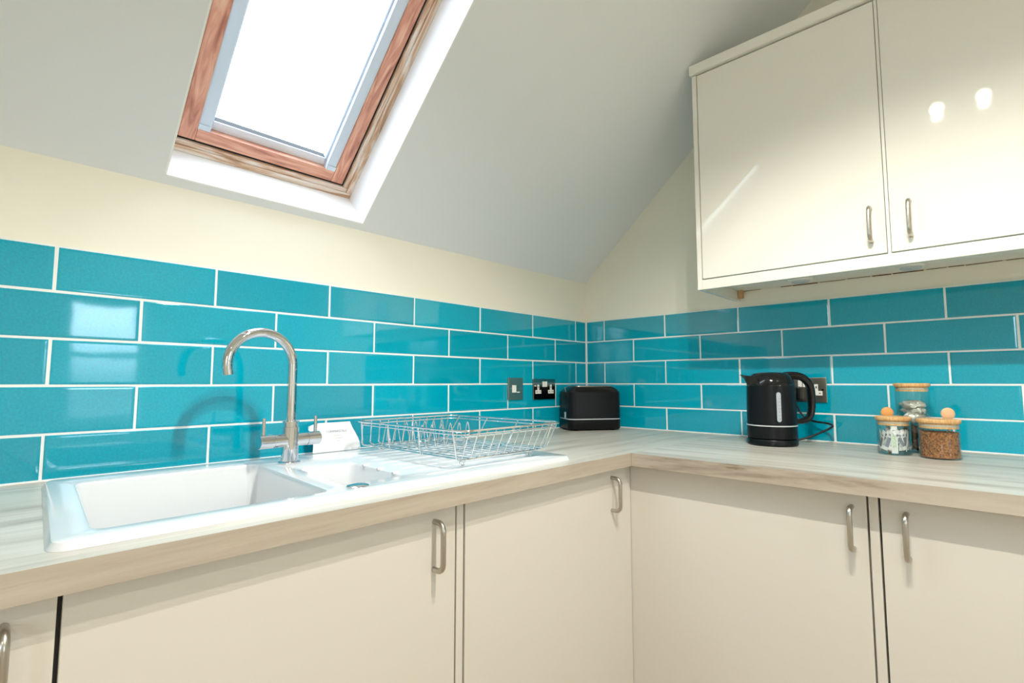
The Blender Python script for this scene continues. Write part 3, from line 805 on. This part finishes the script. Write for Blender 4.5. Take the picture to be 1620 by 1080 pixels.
# handle
hp = smooth_path([(.048, 0, .232), (.075, 0, .236), (.110, 0, .232), (.137, 0, .205), (.141, 0, .165), (.139, 0, .115), (.128, 0, .086), (.100, 0, .078), (.070, 0, .080)], 2)
bm = bm_new(); rr_ = []
for i, p in enumerate(hp):
    a = hp[max(0, i - 1)]; b = hp[min(len(hp) - 1, i + 1)]; t_ = (b - a).normalized(); nrm = Vector((t_.z, 0, -t_.x))
    u_ = i / (len(hp) - 1); th = .0145 * (1 - .38 * u_) ; wd = .0155
    rr_.append([tuple(p + nrm * th * math.cos(q) + Vector((0, wd * math.sin(q), 0))) for q in [2 * math.pi * j / 14 for j in range(14)]])
loft(bm, rr_); obj('handle', bm, M['gloss'], kt, smooth=True, angle=60)
# water gauge on the side facing the room
bm = bm_new()
a0 = math.radians(-90 - 10); gw = .0068
col = []
def gpt(s, z):
    a = a0 + s / .0775
    return (.0779 * math.cos(a), .0779 * math.sin(a), z)
outl = []
for k in range(9): q = math.pi * k / 8; outl.append((gw * math.cos(q), .172 + gw * math.sin(q)))
for k in range(9): q = math.pi + math.pi * k / 8; outl.append((gw * math.cos(q), .088 + gw * math.sin(q)))
vf = [bm.verts.new(gpt(s, z)) for s, z in outl]
vb = [bm.verts.new((gpt(s, z)[0] * .97, gpt(s, z)[1] * .97, z)) for s, z in outl]
bm.faces.new(vf); bm.faces.new(vb[::-1])
for k in range(len(vf)): bm.faces.new((vf[k], vb[k], vb[(k + 1) % len(vf)], vf[(k + 1) % len(vf)]))
wg = obj('water_gauge', bm, M['window_scale'], kt)
bm = bm_new()
for k, z in enumerate((.092, .103, .114, .125, .136, .147, .158)):
    x, y, _ = gpt(.0015, z); d = Vector((math.cos(a0), math.sin(a0), 0)); tg = Vector((-math.sin(a0), math.cos(a0), 0))
    c_ = Vector((x, y, z)) + d * .0004
    for dz in (-.0003, .0003): pass
    vs = [bm.verts.new(c_ + tg * sx_ * .0035 + Vector((0, 0, sz_ * .0006))) for sx_, sz_ in ((-1, -1), (1, -1), (1, 1), (-1, 1))]
    bm.faces.new(vs)
obj('gauge_marks', bm, M['print_grey'], wg)
# kettle flex with its plug
cp = smooth_path([(KX + .065, KY - .045, .010), (-.125, -1.00, .022), (-.085, -1.052, .050), (-.058, -1.068, .064), (-.040, -1.045, .070), (-.026, -1.00, .072), (-.020, -.965, .085), (-.022, -.945, .125), (-.026, -.940, .150)], 3)
KM = (Matrix.Translation((KX, KY, 0)) @ Matrix.Rotation(math.radians(-46), 4, 'Z')).inverted()
bm = bm_new(); tube(bm, cp, .0036, n=10); fx = obj('power_flex', bm, M['rubber'], kt, smooth=True); fx.matrix_parent_inverse = KM
bm = bm_new(); box(bm, -.040, -.0070, -.962, -.918, .148, .196, bev=.006); pg = obj('plug', bm, M['black'], fx)

# ------------------------------------------------------------------ sockets
def socket(label, c, w, h, side, style, mplate):
    """c = centre along the wall, built facing -y then turned"""
    t = thing('wall_socket', label, 'socket', (c[0], c[1], c[2]), 0 if side == 'L' else -math.pi / 2)
    bm = bm_new(); box(bm, -w / 2, w / 2, -.0065, -.0004, -h / 2, h / 2, bev=.0015); obj('face_plate', bm, mplate, t)
    f = -.0066
    def bit(name, x0, x1, z0, z1, m, d=.0016, bev=.0006, par=None):
        bm = bm_new(); box(bm, x0, x1, f - d, f + .0005, z0, z1, bev=bev); return obj(name, bm, m, par or t)
    if style == 'double':
        for s in (-1, 1):
            cx = s * .0435
            bm = bm_new(); box(bm, cx - .0058, cx + .0058, f - .0012, f + .0005, -.004, .020, bev=.0005); box(bm, cx - .019, cx + .019, f - .0013, f + .0005, -.020, -.004, bev=.0005)
            ins = obj('outlet', bm, M['white_plastic'], t)
            for a in ((cx - .0018, cx + .0018, .005, .013), (cx - .0135, cx - .0075, -.0135, -.0105), (cx + .0075, cx + .0135, -.0135, -.0105)):
                bm = bm_new(); box(bm, a[0], a[1], f - .0016, f - .001, a[2], a[3]); obj('pin_slot', bm, M['dark_plastic'], ins)
            sw = bit('switch', s * .0078 - .0066, s * .0078 + .0066, .010, .034, M['white_plastic'], d=.003)
            bm = bm_new(); lathe(bm, [(0, -.0008), (.0030, -.0008), (.0034, 0), (0, 0)], 16); q = obj('screw', bm, M['chrome'], t); q.rotation_euler.x = math.pi / 2; q.location = (s * .0635, f - .0004, 0); q.scale = (1, 1, 1)
    else:
        bit('rocker_switch', -.0225, -.0005, -.0155, .0155, M['white_plastic'], d=.003)
        fh = bit('fuse_carrier', .0005, .0205, -.0155, .0155, M['plate'], d=.002)
        bit('carrier_edge', .004, .0215, -.0165, -.0125, M['white_plastic'], d=.003)
        for s in (-1, 1):
            bm = bm_new(); lathe(bm, [(0, -.0008), (.0030, -.0008), (.0034, 0), (0, 0)], 16); q = obj('screw', bm, M['chrome'], t); q.rotation_euler.x = math.pi / 2; q.location = (s * .031, f - .0004, 0)
    return t
socket('single steel fused-spur switch on the tiles left of the double socket', (-0.5205, 0, 0.184), .090, .092, 'L', 'single', M['plate'])
socket('dark polished double socket on the tiles behind the toaster end', (-0.3325, 0, 0.181), .152, .092, 'L', 'double', M['plate_mirror'])
socket('brushed steel double socket on the tiles behind the kettle handle', (0, -0.9635, 0.1845), .152, .089, 'R', 'double', M['plate'])

# ------------------------------------------------------------------ jars
def jar(label, c, r, h, lidr, group=None):
    t = thing('storage_jar', label, 'jar', (c[0], c[1], 0))
    bm = bm_new(); lathe(bm, [(0, .0005), (r - .003, .0005), (r, .004), (r, h), (r - .0022, h), (r - .0022, .006), (r - .004, .004), (0, .004)], 48); obj('glass_body', bm, M['jarglass'], t, smooth=True, angle=40)
    bm = bm_new(); lathe(bm, [(0, h + .0005), (r - .001, h + .0005), (lidr - .0015, h + .002), (lidr, h + .004), (lidr, h + .010), (lidr - .002, h + .012), (0, h + .012)], 48); l_ = obj('lid', bm, M['bamboo'], t, smooth=True, angle=40)
    bm = bm_new(); lathe(bm, [(0, h - .013), (r - .0026, h - .013), (r - .0026, h + .0004), (0, h + .0004)], 40); obj('lid_plug', bm, M['bamboo'], l_, smooth=True, angle=40)
    bm = bm_new(); lathe(bm, [(r - .0027, h - .0075), (r - .0023, h - .0065), (r - .0023, h - .004), (r - .0027, h - .003)], 40); obj('seal_ring', bm, M['silicone'], l_, smooth=True)
    return t
SPA, SPB = (-0.1607, -1.2305), (-0.1653, -1.3723)
JA, JB, JC = (-0.2075, -1.2495), (-0.2175, -1.3535), (-0.1080, -1.2880)
jar('glass jar of white sachets with a bamboo lid, the left front jar of the three', JA, .0415, .099, .0445)
jar('glass jar full of brown coffee granules with a bamboo lid', JB, .0465, .097, .0495)
jar('tallest glass jar with a bamboo lid, behind the other two jars', JC, .0425, .197, .0455)

# coffee
bm = bm_new()
lathe(bm, [(0, .0045), (.0435, .0045), (.0425, .072), (0, .072)], 40)
rng = random.Random(8)
for k in range(2600):
    a = rng.uniform(0, 2 * math.pi); z = rng.uniform(.006, .073); r_ = .0418
    if k > 2100: r_ = .042 * math.sqrt(rng.random()); z = .0725
    s = rng.uniform(.0011, .0024)
    c_ = Vector((r_ * math.cos(a), r_ * math.sin(a), z))
    R3 = Matrix.Rotation(rng.uniform(0, 6), 3, 'X') @ Matrix.Rotation(rng.uniform(0, 6), 3, 'Z')
    vs = [bm.verts.new(c_ + R3 @ (Vector(v) * s)) for v in ((1, 0, 0), (-1, 0, 0), (0, 1, 0), (0, -1, 0), (0, 0, 1), (0, 0, -1))]
    for f in ((0, 2, 4), (2, 1, 4), (1, 3, 4), (3, 0, 4), (2, 0, 5), (1, 2, 5), (3, 1, 5), (0, 3, 5)): bm.faces.new([vs[i] for i in f])
co = obj('coffee_granules', bm, M['coffee']); co.location = (JB[0], JB[1], 0)
tag(co, 'brown instant coffee granules filling the right-hand jar', 'coffee'); co['kind'] = 'stuff'

# sugar sticks in the left jar
def stick_mesh(name, w=.0135, l=.074):
    bm = bm_new(); n1, n2 = 8, 4
    for s in (-1, 1):
        gv = [[bm.verts.new(((j / n2 - .5) * w, s * (.0022 * math.sin(math.pi * j / n2) * min(1, 6 * i / n1, 6 * (1 - i / n1)) + .0001), (i / n1 - .5) * l)) for j in range(n2 + 1)] for i in range(n1 + 1)]
        for i in range(n1):
            for j in range(n2): bm.faces.new((gv[i][j], gv[i][j + 1], gv[i + 1][j + 1], gv[i + 1][j]))
    bmesh.ops.remove_doubles(bm, verts=bm.verts, dist=.0003)
    return bm
rng = random.Random(3)
cam_a = math.atan2(-1.4829 - JA[1], -2.0856 - JA[0])
first = None
spec = []
spec.append((cam_a + .02, .0365, 0.0, 0.0, .0455))          # the flat one facing out with the green print
for k in range(17):
    spec.append((cam_a + (-1.6 + k * 3.2 / 16) + rng.uniform(-.05, .05), rng.uniform(.029, .034), rng.choice([-.55, -.35, .1, .3, .45]) , rng.uniform(-.12, .12), .043 + rng.uniform(-.002, .002)))
for k in range(6):
    spec.append((rng.uniform(0, 6.28), rng.uniform(.004, .018), rng.uniform(-.4, .4), rng.uniform(-.2, .2), .046))
base_me = None
for i, (a, r_, lean, tw, z) in enumerate(spec):
    t = thing('sugar_stick', 'white sachet standing loosely among others in the left jar' if i else 'white sachet with green print facing out of the left jar', 'sachet',
              (JA[0] + r_ * math.cos(a), JA[1] + r_ * math.sin(a), z), 0, 'sachets in the left front jar')
    t.rotation_euler = (tw * .5, lean, a + math.pi / 2 + tw * 2)
    if i == 0 or base_me is None:
        o = obj('wrapper', stick_mesh('stick', .0155 if i == 0 else .0120, .078 if i == 0 else .062), M['paper'], t, smooth=True, angle=60)
        if i > 0: base_me = o.data
    else:
        o = bpy.data.objects.new('wrapper', base_me); C.objects.link(o); o.parent = t
    if i == 0:
        text_part('printed_text', 'SUGAR', .0115, M['print_green'], t, (.0003, -.0024, -.004), (math.pi / 2, 0, 0), ext=.00005).rotation_euler = (math.pi / 2, -math.pi / 2, 0)
        bm = bm_new(); box(bm, -.003, .003, -.0026, -.0024, .022, .028); obj('printed_emblem', bm, M['print_grey'], t)
    else:
        bm = bm_new(); box(bm, -.0045, .0045, -.0024, -.0021, -.020, .008); box(bm, -.003, .003, -.0024, -.0021, .013, .019)
        obj('printed_panel', bm, M['print_grey'] if i % 3 else M['foil'], t)

# crumpled foil packets and dark tea bags in the tall jar
def crumple(rx, ry, rz, seed):
    bm = bm_new(); bmesh.ops.create_icosphere(bm, subdivisions=3, radius=1.0)
    g_ = random.Random(seed); ph = [g_.uniform(0, 6) for _ in range(6)]
    for v in bm.verts:
        n_ = v.co.normalized()
        k = 1 + .16 * math.sin(n_.x * 6 + ph[0]) * math.sin(n_.y * 7 + ph[1]) + .16 * math.sin(n_.z * 5 + ph[2] + n_.x * 8) * math.cos(n_.y * 6) + .06 * math.sin(n_.y * 16 + ph[3])
        v.co = Vector((n_.x * rx * k, n_.y * ry * k, n_.z * rz * k))
    return bm
for i, (dx, dy, z, rx, ry, rz, rt2, m_) in enumerate(((.0, .0, .143, .031, .031, .014, .3, 'foil'), (-.012, -.012, .124, .019, .019, .012, -.4, 'foil'),
        (.010, .010, .126, .020, .018, .012, 1.0, 'foil'), (-.016, -.002, .106, .016, .024, .018, .2, 'foil'), (.014, -.012, .104, .016, .016, .015, .9, 'foil'),
        (.0, .004, .060, .024, .026, .021, .5, 'teabag'), (.0, -.004, .024, .024, .026, .017, .1, 'teabag'))):
    o = obj('foil_packet' if m_ == 'foil' else 'tea_bag', crumple(rx, ry, rz, 11 + i), M[m_], None, smooth=True, angle=60)
    o.location = (JC[0] + dx, JC[1] + dy, z); o.rotation_euler = (0, 0, rt2)
    if m_ == 'foil': tag(o, 'crumpled pale grey packet in the upper part of the tallest jar', 'packet', 'crumpled packets in the tall jar')
    else: tag(o, 'dark packed tea bag in the lower part of the tallest jar', 'tea bag', 'dark contents of the tall jar')

# wooden spoons tucked behind the two front lids
for (cx, cy, lidr, top, lb) in ((SPA[0], SPA[1], .0445, .119, 'round-headed orange wooden spoon standing behind the lid of the sachet jar'),
                          (SPB[0], SPB[1], .0495, .122, 'round-headed pale wooden spoon standing behind the lid of the coffee jar')):
    t = thing('wooden_spoon', lb, 'spoon', (cx, cy, 0), math.radians(18))
    bm = bm_new()
    bmesh.ops.create_uvsphere(bm, u_segments=20, v_segments=12, radius=1.0)
    for v in bm.verts: v.co = Vector((v.co.x * .0055, v.co.y * .0165, v.co.z * .0175 + top))
    wd_ = M['spoon'] if 'orange' in lb else M['spoon_pale']; obj('spoon_head', bm, wd_, t, smooth=True)
    bm = bm_new(); tube(bm, [(0, 0, .002), (0, 0, .05), (0, 0, top - .012)], [.003, .003, .0036], n=10); obj('spoon_handle', bm, wd_, t, smooth=True)

# ------------------------------------------------------------------ lift the whole kitchen to its real height above the floor
for o in S.objects:
    if o.parent is None and o is not cam:
        if o.name == 'window_1' or o.name == 'trim_1':
            o.matrix_world = Matrix.Translation((0, 0, UP)) @ ROOF
        else:
            o.location.z += UP
